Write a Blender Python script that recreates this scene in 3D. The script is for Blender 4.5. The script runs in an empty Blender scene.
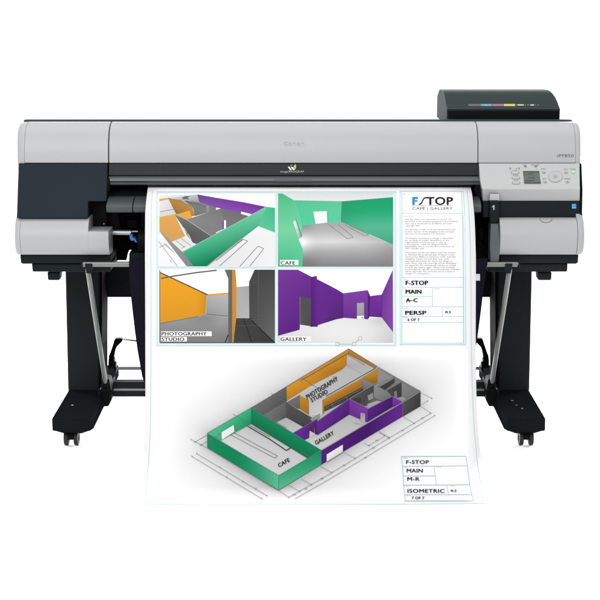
import bpy, bmesh, math, random
from mathutils import Vector, Matrix
random.seed(3)
sc = bpy.context.scene
col = sc.collection
PI = math.pi

# ------------------------------------------------------------------ camera
F = 1520.0                       # focal length in photo pixels (600 px wide)
TH = math.radians(11.2)
DIST, Z0 = 4.92, 0.48
CAM = Vector((0, -DIST*math.cos(TH), Z0 + DIST*math.sin(TH)))
cd = bpy.data.cameras.new('camera'); cam = bpy.data.objects.new('camera', cd); col.objects.link(cam)
cd.sensor_width = 36; cd.lens = 36*F/600; cd.clip_end = 3000; cd.clip_start = .05
cam.location = CAM; cam.rotation_euler = (PI/2 - TH, 0, 0)
sc.camera = cam

def P(px, py, Y):
    """photo measurement (px, py) at real depth Y -> world point"""
    u, v = (px-300)/F, (300-py)/F
    d = Vector((u, math.cos(TH)+v*math.sin(TH), -math.sin(TH)+v*math.cos(TH)))
    return CAM + d*((Y-CAM.y)/d.y)
def Xat(px, py, Y): return P(px, py, Y).x
def YZ(py, Y):
    p = P(300, py, Y); return (p.y, p.z)
def rc4(x0,y0,x1,y1): return [(x0,y0),(x1,y0),(x1,y1),(x0,y1)]
MIR = 298.7                      # the stand's centre line in the photo
def mpx(px): return 2*MIR - px

# ------------------------------------------------------------------ materials
def lin(c):
    c = c/255.0
    return c/12.92 if c <= .04045 else ((c+.055)/1.055)**2.4
def mat(name, base, rough=.5, metal=0.0, spec=.5, noise=0.0, nscale=300, bump=0.0, vary=0.0, coat=0.0, emit=None):
    m = bpy.data.materials.new(name); m.use_nodes = True
    nt = m.node_tree; b = nt.nodes['Principled BSDF']
    b.inputs['Base Color'].default_value = (*base, 1)
    b.inputs['Roughness'].default_value = rough
    b.inputs['Metallic'].default_value = metal
    b.inputs['Specular IOR Level'].default_value = spec
    b.inputs['Coat Weight'].default_value = coat
    if emit:
        b.inputs['Emission Color'].default_value = (*emit[0], 1); b.inputs['Emission Strength'].default_value = emit[1]
    tc = nt.nodes.new('ShaderNodeTexCoord')
    if noise or bump:
        n = nt.nodes.new('ShaderNodeTexNoise'); n.inputs['Scale'].default_value = nscale; n.inputs['Detail'].default_value = 3
        nt.links.new(tc.outputs['Object'], n.inputs['Vector'])
        if noise:
            r = nt.nodes.new('ShaderNodeMapRange')
            r.inputs['To Min'].default_value = max(0, rough-noise); r.inputs['To Max'].default_value = min(1, rough+noise)
            nt.links.new(n.outputs['Fac'], r.inputs['Value']); nt.links.new(r.outputs['Result'], b.inputs['Roughness'])
        if bump:
            bp = nt.nodes.new('ShaderNodeBump'); bp.inputs['Strength'].default_value = bump; bp.inputs['Distance'].default_value = .001
            nt.links.new(n.outputs['Fac'], bp.inputs['Height']); nt.links.new(bp.outputs['Normal'], b.inputs['Normal'])
    if vary:
        n2 = nt.nodes.new('ShaderNodeTexNoise'); n2.inputs['Scale'].default_value = 6; n2.inputs['Detail'].default_value = 5
        nt.links.new(tc.outputs['Object'], n2.inputs['Vector'])
        mx = nt.nodes.new('ShaderNodeMix'); mx.data_type = 'RGBA'
        mx.inputs['A'].default_value = (*[c*(1-vary) for c in base], 1); mx.inputs['B'].default_value = (*[min(1, c*(1+vary)) for c in base], 1)
        nt.links.new(n2.outputs['Fac'], mx.inputs['Factor']); nt.links.new(mx.outputs['Result'], b.inputs['Base Color'])
    return m
M = {}
M['silver'] = mat('silver_paint', (.232,.234,.239), .42, .0, .25, .03, 900, .02, .015)
M['silver_panel'] = mat('silver_panel_paint', (.262,.267,.267), .45, .0, .22, .03, 900, .02, .015)
M['navy'] = mat('navy_plastic', (.0050,.0090,.0130), .55, 0, .08, .05, 700, .12, .06)
M['charcoal'] = mat('charcoal_plastic', (.0035,.0062,.0070), .55, 0, .08, .05, 700, .12, .06)
M['stand'] = mat('stand_paint', (.0092,.0115,.0125), .62, 0, .03, .05, 900, .10, .06)
M['foot'] = mat('stand_paint_shaded', (.0050,.0064,.0074), .75, 0, .0, .05, 900, .10, .06)  # stand paint again, darkened to offset light falling on the feet from above
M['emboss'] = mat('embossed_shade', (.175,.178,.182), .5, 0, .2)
M['black'] = mat('black_plastic', (.0014,.0015,.0018), .55, 0, .06, .05, 600, .1)
M['hollow'] = mat('matt_black_lining', (.0009,.0009,.0011), .9, 0, .03)
M['gloss'] = mat('smoked_window', (.0095,.0105,.0110), .42, 0, .10, .02, 300)
M['bar'] = mat('grey_green_bar', (.030,.036,.036), .38, 0, .40, .03, 500, .03)
M['guide'] = mat('grey_guide_plastic', (.024,.030,.031), .45, 0, .35, .04, 600, .05)
M['tank'] = mat('tank_cover_plastic', (.0165,.0245,.0235), .65, 0, .03, .04, 800, .08, .05)
M['lever'] = mat('grey_lever_plastic', (.050,.058,.062), .45, 0, .3, .04, 600, .05)
M['metal'] = mat('brushed_steel_tube', (.13,.138,.13), .40, .35, .3, .06, 200, .03)
M['chrome'] = mat('bright_steel', (.26,.27,.28), .28, .7, .5, .04, 200)
M['rubber'] = mat('caster_rubber', (.0045,.005,.0055), .5, 0, .25, .08, 200, .05)
M['fabric'] = mat('basket_fabric', (.0052,.0045,.0090), .9, 0, .03, .05, 1500, .4, .10)
M['blue'] = mat('blue_plastic', (.02,.11,.34), .4, 0, .3)
M['white_plastic'] = mat('white_plastic', (.45,.47,.50), .5)
M['ink_black'] = mat('black_lettering', (.012,.012,.014), .6, 0, .2)
M['ink_grey'] = mat('grey_lettering', (.065,.07,.075), .6, 0, .2)
M['ink_fine'] = mat('pale_grey_lettering', (.115,.12,.125), .6, 0, .2)
M['ink_light'] = mat('light_lettering', (.26,.27,.24), .6, 0, .2)
M['ink_white'] = mat('white_lettering', (.55,.55,.55), .6, 0, .2)
M['screen'] = mat('display_glass', (.058,.07,.06), .3, 0, .3, .02, 300)
M['screen_dark'] = mat('display_marks', (.028,.034,.031), .35, 0, .3)
M['screen_amber'] = mat('display_amber_mark', (.08,.065,.02), .35, 0, .3)
M['button'] = mat('button_plastic', (.245,.250,.250), .4, 0, .35)
M['button_rim'] = mat('button_groove', (.170,.175,.178), .5, 0, .2)
M['green_lamp'] = mat('green_lit_button', (.10,.42,.12), .4, 0, .3, emit=((.20,.75,.25), .22))
M['red_mark'] = mat('faded_red_mark', (.21,.14,.13), .5)
M['energy'] = mat('blue_sticker', (.022,.14,.30), .5, 0, .3)
M['energy2'] = mat('pale_blue_sticker_mark', (.11,.25,.37), .5, 0, .3)
M['lab_grey'] = mat('dark_grey_label', (.02,.02,.02), .5)
M['lab_cyan'] = mat('cyan_label', (.028,.12,.21), .5)
M['lab_magenta'] = mat('magenta_label', (.13,.030,.08), .5)
M['lab_yellow'] = mat('yellow_label', (.26,.24,.030), .5)
M['em_red'] = mat('emblem_red', (.10,.018,.015), .5)
M['em_green'] = mat('emblem_green', (.17,.25,.015), .5)
M['floor'] = mat('white_studio_floor', (.92,.92,.92), .7, 0, .1)
M['paper'] = mat('coated_paper', (.49,.49,.49), .6, 0, .15)
m = bpy.data.materials.new('printed_ink'); m.use_nodes = True
b_ = m.node_tree.nodes['Principled BSDF']; b_.inputs['Roughness'].default_value = .6; b_.inputs['Specular IOR Level'].default_value = .04
a_ = m.node_tree.nodes.new('ShaderNodeAttribute'); a_.attribute_name = 'ink'
m.node_tree.links.new(a_.outputs['Color'], b_.inputs['Base Color'])
M['ink'] = m

# ------------------------------------------------------------------ object helpers
def props(o, label=None, cat=None, group=None, kind=None):
    if label: o['label'] = label
    if cat: o['category'] = cat
    if group: o['group'] = group
    if kind: o['kind'] = kind
    return o
def empty(name, loc, label, cat):
    o = bpy.data.objects.new(name, None); col.objects.link(o); o.location = loc
    o.empty_display_size = .05
    return props(o, label, cat)
def finish(name, me, material, parent, bevel=0, seg=2, smooth=True, angle=35):
    mats = material if isinstance(material, list) else [material]
    for mm in mats: me.materials.append(mm)
    if smooth:
        for p in me.polygons: p.use_smooth = True
        me.set_sharp_from_angle(angle=math.radians(angle))
    o = bpy.data.objects.new(name, me); col.objects.link(o)
    if parent:
        o.parent = parent
        o.location = -abs_loc(parent)
    if bevel:
        bv = o.modifiers.new('bevel', 'BEVEL'); bv.width = bevel; bv.segments = seg; bv.limit_method = 'ANGLE'
        bv.angle_limit = math.radians(40)
        w = o.modifiers.new('weighted', 'WEIGHTED_NORMAL'); w.keep_sharp = True
    return o
def abs_loc(o):
    v = Vector(o.location)
    while o.parent: o = o.parent; v += Vector(o.location)
    return v
class MB:
    def __init__(s): s.bm = bmesh.new()
    def poly(s, pts, mi=0):
        f = s.bm.faces.new([s.bm.verts.new(p) for p in pts]); f.material_index = mi; return f
    def rings(s, rings, cap=True, closed=True, mi=0):
        vs = [[s.bm.verts.new(p) for p in r] for r in rings]
        n = len(vs[0]); fs = []
        for a, b in zip(vs, vs[1:]):
            for i in range(n if closed else n-1):
                j = (i+1) % n
                fs.append(s.bm.faces.new((a[i], a[j], b[j], b[i])))
        if cap:
            fs.append(s.bm.faces.new(vs[0][::-1])); fs.append(s.bm.faces.new(vs[-1]))
        for f in fs: f.material_index = mi
    def prism(s, pts, depth, mi=0):
        """pts: list of (px, py, Y); extruded straight back by depth metres"""
        f = [P(*p) for p in pts]
        s.rings([f, [p+Vector((0, depth, 0)) for p in f]], mi=mi); return s
    def slab(s, pts, Y0, Y1, mi=0): return s.prism([(a, b, Y0) for a, b in pts], Y1-Y0, mi)
    def rect(s, x0, y0, x1, y1, Y0, Y1, mi=0): return s.slab([(x0,y0),(x1,y0),(x1,y1),(x0,y1)], Y0, Y1, mi)
    def box(s, lo, hi, mi=0):
        x0,y0,z0 = lo; x1,y1,z1 = hi
        s.rings([[Vector(p) for p in ((x0,y,z0),(x1,y,z0),(x1,y,z1),(x0,y,z1))] for y in (y0,y1)], mi=mi); return s
    def rows(s, rows, depth, mi=0):
        """rows: (px left, px right, py, Y) from top to bottom; a panel with creases, extruded back"""
        fr = [[P(a, py, Y), P(b, py, Y)] for a, b, py, Y in rows]; d = Vector((0, depth, 0))
        ring = [[a, b, b+d, a+d] for a, b in fr]
        s.rings(ring, mi=mi); return s
    def tube(s, pts, r, n=16, mi=0, flat=1.0):
        pts = [Vector(p) for p in pts]; R = r if isinstance(r, (list, tuple)) else [r]*len(pts)
        rings = []; up = Vector((0,1,0))
        for i, p in enumerate(pts):
            t = (pts[min(i+1, len(pts)-1)] - pts[max(i-1, 0)]).normalized()
            a = t.cross(up)
            if a.length < 1e-3: a = t.cross(Vector((0,0,1)))
            a.normalize(); b = a.cross(t).normalized()
            rings.append([p + (a*math.cos(2*PI*k/n) + b*math.sin(2*PI*k/n)*flat)*R[i] for k in range(n)])
        s.rings(rings, mi=mi); return s
    def loft(s, prof, xs, mi=0):
        """prof: closed list of (Y, Z); xs: list of (X, scale) cross sections"""
        cy = (min(p[0] for p in prof)+max(p[0] for p in prof))/2; cz = (min(p[1] for p in prof)+max(p[1] for p in prof))/2
        s.rings([[Vector((x, cy+(y-cy)*k, cz+(z-cz)*k)) for y, z in prof] for x, k in xs], mi=mi); return s
    def build(s, name, material, parent=None, bevel=0, seg=2, smooth=True, angle=35):
        bmesh.ops.recalc_face_normals(s.bm, faces=s.bm.faces)
        me = bpy.data.meshes.new(name); s.bm.to_mesh(me); s.bm.free()
        return finish(name, me, material, parent, bevel, seg, smooth, angle)

_font_cache = {}
def text_tris(st, bold=0.0):
    """glyph outlines of the built-in font as (points, faces), normalised so the box is x 0..1 and y 0..1"""
    k = (st, bold)
    if k in _font_cache: return _font_cache[k]
    cu = bpy.data.curves.new('lettering', 'FONT'); cu.body = st; cu.resolution_u = 3;  cu.space_character = 1.06
    o = bpy.data.objects.new('lettering', cu); col.objects.link(o)
    dg = bpy.context.evaluated_depsgraph_get(); me = bpy.data.meshes.new_from_object(o.evaluated_get(dg))
    vs = [(v.co.x, v.co.y) for v in me.vertices]; fs = [tuple(p.vertices) for p in me.polygons]
    bpy.data.objects.remove(o); bpy.data.curves.remove(cu); bpy.data.meshes.remove(me)
    x0 = min(v[0] for v in vs); x1 = max(v[0] for v in vs)
    CAPH = .70
    vs = [((x-x0)/(x1-x0), y/CAPH) for x, y in vs]
    _font_cache[k] = (vs, fs); return vs, fs

# ================================================================== SETTING
g = MB(); g.poly([(-900,-60,0),(900,-60,0),(900,1600,0),(-900,1600,0)])
props(g.build('ground', M['floor'], smooth=False), kind='structure')

# ================================================================== PRINTER
PR = empty('large_format_printer', (0, .28, .60),
           'wide silver and charcoal large format printer with control panel and ink tank box on top', 'printer')

# upper silver cover profile, clockwise from the top rear edge
UP = [(121.4,.150),(121.2,.120),(121.5,.100),(123.0,.076),(126.4,.051),(131,.032),(137,.018),(145,.008),(154,.002),(162.9,0)]
up_prof = [YZ(*p) for p in UP]
def upper(name, x0, x1, back, cap_left=None, cap_right=None):
    pr = list(up_prof)
    z_end = pr[-1][1]
    pr += [(.03, z_end-.001), (.30, z_end-.02), (.30, pr[0][1]-.012)]
    m = MB(); xs = [(x0, 1), (x1, 1)]
    m.loft(pr, xs)
    return m.build(name, M['silver'], PR, .0015)
xl0, xl1 = Xat(24.2,150,0), Xat(107.9,150,0)
xr0, xr1 = Xat(478.6,150,0), Xat(575.8,150,0)
sc_l = upper('end_cover', xl0, xl1, .3)
sc_c = upper('front_cover', Xat(108.9,150,0), Xat(477.9,150,0), .3)
sc_r = upper('end_cover', xr0, xr1, .3)
# rounded end caps: a closed side shape with rounded rim that runs down behind the dark panel
def end_cap(xa, xb, prof, steps):
    m = MB(); m.loft(prof, [(xa+(xb-xa)*t, k) for t, k in steps]); return m.build('end_cap', M['silver'], PR, 0, angle=50)
cap_prof = [(y+.0015, z-.0005) for y, z in up_prof]
lo = YZ(163,0)
cap_prof += [YZ(168,.004), YZ(175,.016), YZ(183,.045), YZ(189,.10), (.30, YZ(190,.2)[1]), (.50, YZ(190,.2)[1]), (.52, up_prof[0][1]-.06), (.48, up_prof[0][1]-.03)]
ST = [(0,1),(.25,.999),(.5,.993),(.7,.981),(.85,.961),(.95,.93),(1,.885)]
end_cap(Xat(24.0,150,0), Xat(14.8,150,0), cap_prof, ST)
end_cap(Xat(576.0,150,0), Xat(583.0,150,0), cap_prof, ST)

# dark rear lid behind the covers (slopes away to the back)
m = MB()
zl = P(300,119.1,.13).z; zc = P(300,121.4,.101).z
prof = [(.103, zc-.002), (.104, zc+.001), (.110, zl-.0015), (.122, zl), (.56, zl-.055), (.56, zl-.12), (.3, zl-.12), (.155, zl-.03), (.152, zc-.002)]
m.loft(prof, [(Xat(25.5,119,.17),.90),(Xat(27.2,119,.17),.985),(Xat(30,119,.17),1),(Xat(560,119,.17),1),(Xat(568,119,.17),.985),(Xat(571,119,.17),.90)])
m.build('rear_lid', M['tank'], PR)
# rear housing that closes the body behind
m = MB(); m.box((Xat(24,150,0)+.01, .31, P(300,205,.3).z), (Xat(576,150,0)-.01, .535, up_prof[0][1]-.045)); m.build('rear_housing', M['black'], PR, .006)

# left dark front panel, leaning forward at the foot
def yl(py): return -.003 - .067*(py-163.3)/55
m = MB(); m.prism([(x, y, yl(y)) for x, y in [(18.6,163.4),(107.6,163.4),(107.0,190),(106.6,201.6),(88.2,201.6),(88.2,218.2),(16.6,218.2),(17.5,190)]], .20)
m.build('front_panel', M['navy'], PR, .003)
m = MB(); m.rect(88.5,201.9,107,231.5,.02,.2); m.build('recess_panel', M['black'], PR, .002)

# right control panel: sloped silver face, lower lip, dark frame and band
def yr(py): return -.002 - .050*(py-163)/26 if py < 189 else -.052 + .022*(py-189)/12.5
m = MB(); m.rows([(479.0,579.6,163.4,yr(163.4)),(480.2,579.7,180,yr(180)),(482,579.9,188.7,yr(188.7)),(482.4,579.9,189.6,yr(189.6)),(483,579.9,201.2,yr(201.2))], .12)
m.build('control_panel', M['silver_panel'], PR, .002)
m = MB(); m.prism([(580.1,163.4,.004),(581.6,163.6,.004),(582.6,190,-.035),(582.2,217.6,-.045),(580.1,217.6,-.045)], .2); m.build('panel_frame', M['charcoal'], PR, .002)
m = MB(); m.prism([(x, y, -.037-.006*(y-201)/17) for x, y in [(483.0,201.5),(580,201.5),(580,217.4),(483.0,217.4)]], .2); band = m.build('front_band', M['charcoal'], PR, .002)

# lower roll covers
RC = [(218.2,-.056),(220,-.065),(224,-.079),(231.5,-.0915),(237,-.096),(243,-.0955),(248,-.091),(252,-.083),(254.6,-.074)]
rc = [YZ(*p) for p in RC]
rc_prof = rc + [(.0, rc[-1][1]-.004), (.25, rc[-1][1]+.0), (.25, rc[0][1]+.001), (.0, rc[0][1]+.002)]
RC2 = [(231.5,-.0915),(237,-.096),(243,-.0955),(248,-.091),(252,-.083),(254.6,-.074)]
rc2 = [YZ(*p) for p in RC2]
rc2_prof = rc2 + [(.0, rc2[-1][1]-.004), (.015, rc2[-1][1]), (.015, rc2[0][1])]
m = MB(); m.loft(rc_prof, [(Xat(20.2,236,-.09),1),(Xat(88.3,236,-.09),1)])
m.loft(rc2_prof, [(Xat(88.35,236,-.09),1),(Xat(108.0,236,-.09),1),(Xat(108.6,236,-.09),.99)])
rcl = m.build('roll_cover', M['silver'], PR, 0, angle=40)
m = MB(); m.loft(rc_prof, [(Xat(500.2,236,-.09),1),(Xat(577.6,236,-.09),1)]); rcr = m.build('roll_cover', M['silver'], PR, .0015)
# rounded lower end caps
lcap = [YZ(197,.12), YZ(199,.085), YZ(202,.045), YZ(205,.012), YZ(208.5,-.016), YZ(212,-.035), YZ(215.2,-.047)] + [(y-.001, z) for y, z in rc] + [(.0, rc[-1][1]-.006), (.42, rc[-1][1]), (.46, rc[-1][1]+.05), (.46, YZ(200,.1)[1]), (.42, YZ(196.5,.13)[1])]
end_cap(Xat(20.0,236,-.09), Xat(12.9,236,-.09), lcap, ST)
end_cap(Xat(577.8,236,-.09), Xat(586.3,236,-.09), lcap, ST)
# half-round finger notch on the right cover
m = MB()
def on_rc(px, py, off=0):
    ys = [p[0] for p in RC]
    for (a, ya), (b, yb) in zip(RC, RC[1:]):
        if a <= py <= b:
            Y = ya+(yb-ya)*(py-a)/(b-a); break
    return P(px, py, Y-off)
arc = [(546+6.4*math.cos(PI*k/20), 218.6+4.2*math.sin(PI*k/20)) for k in range(21)]
arc2 = [(546+5.6*math.cos(PI*k/20), 218.6+3.5*math.sin(PI*k/20)) for k in range(21)]
for k in range(20):
    m.poly([on_rc(*arc[k], .0012), on_rc(*arc[k+1], .0012), on_rc(*arc2[k+1], .0012), on_rc(*arc2[k], .0012)])
m.build('finger_notch', M['ink_fine'], rcr)

# stepped underside trays
for sgn, xs in ((1, ((20,254.8,110.5,263.4,-.047,.42),(31.5,263.4,111,272.2,-.03,.40),(47,272.2,60.2,280.6,.0,.05))),
                (-1, ((500,254.8,578.6,263.4,-.047,.42),(487,263.4,568,272.2,-.03,.40),(537.5,272.2,552,280.6,.0,.05)))):
    for i, (x0,y0,x1,y1,Y0,Y1) in enumerate(xs):
        m = MB(); m.slab([(x0,y0),(x1,y0),(x1-.6,y1-.2),(x0+.8,y1-.2)], Y0, Y1)
        if i == 0: m.rect(min(x0+2,x1-8), y1-.4, max(x1-2,x0+8), y1+.5, Y0+.02, Y1-.02)
        m.build('underside_tray', M['stand'] if sgn < 0 else M['charcoal'], PR, .004)

# centre: smoked window, round bar, throat, guide
m = MB(); m.prism([(109,163.3,.004),(480.5,163.3,.004),(481,175.4,-.004),(108.4,175.4,-.004)], .05); win = m.build('front_window', M['gloss'], PR, .0015)
BAR = [(175.3,.015),(175.6,.002),(177,-.010),(179,-.0155),(181,-.0165),(182.2,-.013),(183.0,-.010),(184.2,-.013),(185.2,-.008),(185.6,.01)]
m = MB(); m.loft([YZ(*p) for p in BAR] + [(.06, YZ(185.6,.01)[1]), (.06, YZ(175.3,.015)[1])], [(Xat(108.2,180,-.01),.9),(Xat(109.6,180,-.01),1),(Xat(480,180,-.01),1),(Xat(481.6,180,-.01),.9)])
bar = m.build('cover_bar', M['bar'], PR, .0008)
m = MB(); m.rect(273.5,179.2,311.5,181.4,-.0185,-.012); m.build('grip_strip', M['lever'], bar, .0008)
# hinge blocks at both ends of the bar
m = MB(); m.slab([(105.8,180),(109.5,178),(110,191),(107.5,193.5),(106.6,190)], -.02, .06); m.build('hinge_block', M['black'], PR, .002)
m = MB(); m.slab([(479,182),(482.6,182),(482.6,199),(476,196),(473.5,189)], -.005, .06); m.build('hinge_block', M['black'], PR, .002)
# throat: dark inner panel behind the guide
m = MB(); m.prism([(108.5,187,.075),(480,187,.075),(481,196.4,-.005),(107.6,196.4,-.005)], .03); m.build('exit_panel', M['charcoal'], PR, .001)
m = MB(); m.prism([(110.0,185.2,.085),(480,185.2,.085),(480,190,.085),(110,190,.085)], .1); m.build('throat_lining', M['hollow'], PR)
# output guide: sloped face, lip, side flanges
GP = [(196.2,-.012),(199,-.042),(203,-.072),(206.6,-.088),(207.4,-.088),(211.4,-.084),(212.6,-.076)]
gp = [YZ(*p) for p in GP]
m = MB()
m.loft(gp + [(.05, gp[-1][1]+.005), (.05, gp[0][1]-.01)], [(Xat(106.4,205,-.08),1),(Xat(132.5,205,-.08),1)])
m.loft(gp + [(.05, gp[-1][1]+.005), (.05, gp[0][1]-.01)], [(Xat(133.3,205,-.08),1),(Xat(481.2,205,-.08),1)])
gd = m.build('output_guide', M['guide'], PR, .001)
# black inner housing with the see-through gap at its lower left
m = MB()
m.slab([(86,186),(502,186),(502,262),(137,262),(137,250),(129.4,250),(127.6,253.5),(126.2,260.3),(86,260.3)], .14, .16)
m.build('inner_housing', M['hollow'], PR)
for x0, x1, Y0 in ((86,88.2,.205),(499.8,502,.0)):
    m = MB(); m.rect(x0,186,x1,254,Y0,.27); m.build('inner_wall', M['hollow'], PR)
# faint inner machinery
for nm, pts, Y0 in (('feed_block', rc4(113,217,124,226), .10), ('feed_block', rc4(127,220,137,228), .09), ('feed_bar', rc4(110,214.2,141,215.6), .08), ('feed_post', rc4(141,210,147,258), .05),
                ('feed_block', rc4(479,228,484,240), .06), ('feed_bracket', [(477,238),(487,248),(490,257),(477,257)], .07), ('feed_post', rc4(484.5,232,487,258), .08)):
    m = MB(); m.slab(pts, Y0, .14); m.build(nm, M['black'], PR, .002)
m = MB(); m.slab([(103,205),(118,205),(118,213),(122,230),(107,230),(103,222)], .06, .13); m.build('roll_bracket', M['black'], PR, .003)
m = MB(); m.slab([(129.0,253),(476,253),(476,262),(129.0,262)], -.02, .06); m.build('lower_rail', M['charcoal'], PR, .002)
# roll spindle with blue stop
sp = MB(); sp.tube([P(104,232.4,.02), P(131.2,232.4,.02)], .0082, 20); sp.tube([P(131,231.4,.03), P(139,231.4,.03)], .003, 12)
spo = sp.build('roll_spindle', M['chrome'], PR)
m = MB(); m.rect(102.6,229.0,106.2,232.8,-.02,.02); m.build('spindle_end', M['chrome'], spo, .001)
m = MB(); m.slab([(129.6,234.6),(132.4,234.6),(132.6,237.4),(135.2,238.4),(137.4,242.4),(135.4,242.6),(133.8,240.4),(131.4,241),(129.6,238.8)], .0, .03); m.build('spindle_stop', M['blue'], spo, .0012)
m = MB(); m.tube([P(138.5,240,.0), P(147,240,.0)], [.040,.040], 28); m.build('roll_holder', M['black'], spo, .003)
m = MB(); m.tube([P(103.9,223.8,.015), P(103.9,223.8,.03)], .0024, 10); m.build('screw', M['metal'], PR)
# release lever with number and grey arm on the right
m = MB(); m.slab([(489.6,200.6),(499.6,200.6),(499.4,216),(498.2,223),(490.2,223.4),(489.2,214)], -.066, -.01); lev = m.build('release_lever', M['charcoal'], PR, .004)
m = MB(); m.slab([(490.0,194.2),(499.4,194.2),(499.4,201.3),(489.6,201.3)], -.058, -.045); m.build('lever_tab', M['silver_panel'], lev, .002)
m = MB(); m.prism([(490.8,223.4,-.062),(499.2,223.4,-.062),(499.6,245,-.08),(499.4,262,-.075),(490.2,262,-.075),(490.0,245,-.08)], .06); m.build('lever_arm', M['lever'], lev, .003)

# ---- lettering helpers for the printer: planar in photo measure, at a depth function
def letter(name, st, x0, x1, ytop, ybase, yfun, material, parent, bold=.0, off=.0012, skew=0):
    vs, fs = text_tris(st, bold); m = MB()
    pts = []
    for u, v in vs:
        px = x0+(x1-x0)*u + skew*v; py = ybase+(ytop-ybase)*v
        pts.append(P(px, py, yfun(py)-off))
    bv = [m.bm.verts.new(p) for p in pts]
    for f in fs:
        try: m.bm.faces.new([bv[i] for i in f])
        except ValueError: pass
    return m.build(name, material, parent, smooth=False)
def interp(tab):
    def fn(py):
        if py <= tab[0][0]: return tab[0][1]
        for (a, ya), (b, yb) in zip(tab, tab[1:]):
            if py <= b: return ya+(yb-ya)*(py-a)/(b-a)
        return tab[-1][1]
    return fn
upY = interp(UP)
letter('brand_lettering', 'Canon', 283.4,304.2,142.2,145.5, upY, M['ink_light'], sc_c, .012)
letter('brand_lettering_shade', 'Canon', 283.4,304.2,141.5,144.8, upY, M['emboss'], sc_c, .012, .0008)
letter('model_lettering', 'iPF850', 557.2,573.8,154.2,157.2, upY, M['ink_grey'], sc_r, .015)
wY = interp([(163.3,.004),(175.4,-.004)])
letter('series_lettering', 'imagePROGRAF', 280.4,304.0,170.6,172.5, wY, M['ink_light'], win, .01)
def decal(name, polys, yfun, mats, parent, off=.0012):
    m = MB()
    for i, (pts, mi) in enumerate(polys):
        m.poly([P(x, y, yfun(y)-off-.0002*(i % 4)) for x, y in pts], mi)
    o = m.build(name, mats, parent, smooth=False); return o
decal('emblem', [([(287.8,166.8),(289.6,166.8),(291.8,170.0),(290.0,170.0)],0), ([(289.8,165.4),(292.2,163.8),(292.6,168.6),(291.2,167.4)],1),
                 ([(291.0,167.2),(292.4,167.0),(294.6,170.0),(293.0,170.0)],0), ([(292.8,168.0),(295.2,163.8),(296.2,165.6),(296.0,168.2),(294.8,170.0)],2)],
      wY, [M['ink_white'], M['em_red'], M['em_green']], win)

# ---- control panel details
def ring_pts(cx, cy, rx, ry, n=28): return [(cx+rx*math.cos(2*PI*k/n), cy+ry*math.sin(2*PI*k/n)) for k in range(n)]
def outline(m, pts, w, yfun, off, mi=0):
    n = len(pts); cx = sum(p[0] for p in pts)/n; cy = sum(p[1] for p in pts)/n
    inn = []
    for x, y in pts:
        d = math.hypot(x-cx, y-cy); k = max(0, (d-w)/d); inn.append((cx+(x-cx)*k, cy+(y-cy)*k))
    for i in range(n):
        j = (i+1) % n
        m.poly([P(q[0], q[1], yfun(q[1])-off) for q in (pts[i], pts[j], inn[j], inn[i])], mi)
# display: raised dark-framed glass
m = MB(); m.prism([(x, y, yr(y)-.0016) for x, y in [(523.0,171.0),(539.2,171.0),(541.0,183.7),(524.2,183.7)]], .004)
scr = m.build('display', M['screen'], PR, .0006)
decal('display_marks', [([(523.2,171.2),(539.1,171.2),(539.2,172.2),(523.3,172.2)],0), ([(524.1,182.2),(540.7,182.2),(540.9,183.5),(524.2,183.5)],0),
     ([(523.6,172.6),(527.2,172.6),(527.4,174.8),(523.8,174.8)],1), ([(528.4,173.4),(531,173.4),(531,174.2),(528.4,174.2)],0), ([(532,173.0),(533,173.0),(533,174.4),(532,174.4)],0),
     ([(528.2,177.3),(534.8,177.3),(534.9,177.9),(528.3,177.9)],0), ([(524.8,180.2),(534,180.2),(534,180.7),(524.9,180.7)],0), ([(531.6,182.5),(533.4,182.5),(533.4,183.3),(531.6,183.3)],1)],
     yr, [M['screen_dark'], M['screen_amber']], scr, .0022)
def key(cx, cy, w, h, material=None, rim=True):
    m = MB(); r = []
    for k in range(24):
        a = 2*PI*k/24; c, s = math.cos(a), math.sin(a)
        r.append((cx+w/2*math.copysign(abs(c)**.6, c), cy+h/2*math.copysign(abs(s)**.6, s)))
    m.prism([(x, y, yr(y)-.0022) for x, y in r], .004, 0)
    if rim:
        r2 = [(cx+(x-cx)*1.18, cy+.15+(y-cy)*1.18) for x, y in r]
        outline(m, r2, .45, yr, .0009, 1)
    return m.build('button', [material or M['button'], M['button_rim']], PR, .0006, angle=50)
for cy_, dx in ((172.6,0),(177.6,.8),(182.6,1.0)):
    key(515.2+dx, cy_, 7.2, 2.6)
for i, (cx_, cy_, mm_) in enumerate(((543.9,172.2,None),(545.2,181.8,None),(566.0,172.2,None),(573.6,171.9,'green_lamp'),(567.4,181.6,None))):
    key(cx_, cy_, 3.9 if mm_ else 3.3, 2.3 if mm_ else 1.9, M[mm_] if mm_ else None, rim=not mm_)
m = MB(); m.prism([(x, y, yr(y)-.002) for x, y in ring_pts(555.4,176.6,6.9,5.3,40)], .003); outline(m, ring_pts(555.4,176.7,7.2,5.7,40), .5, yr, .0009, 1)
outline(m, ring_pts(555.4,176.6,2.4,1.7,28), .3, yr, .0024, 1)
nav = m.build('navigation_ring', [M['button'], M['button_rim']], PR, .0006, angle=50)
cp = [o for o in PR.children if o.name == 'control_panel'][0]
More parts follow.
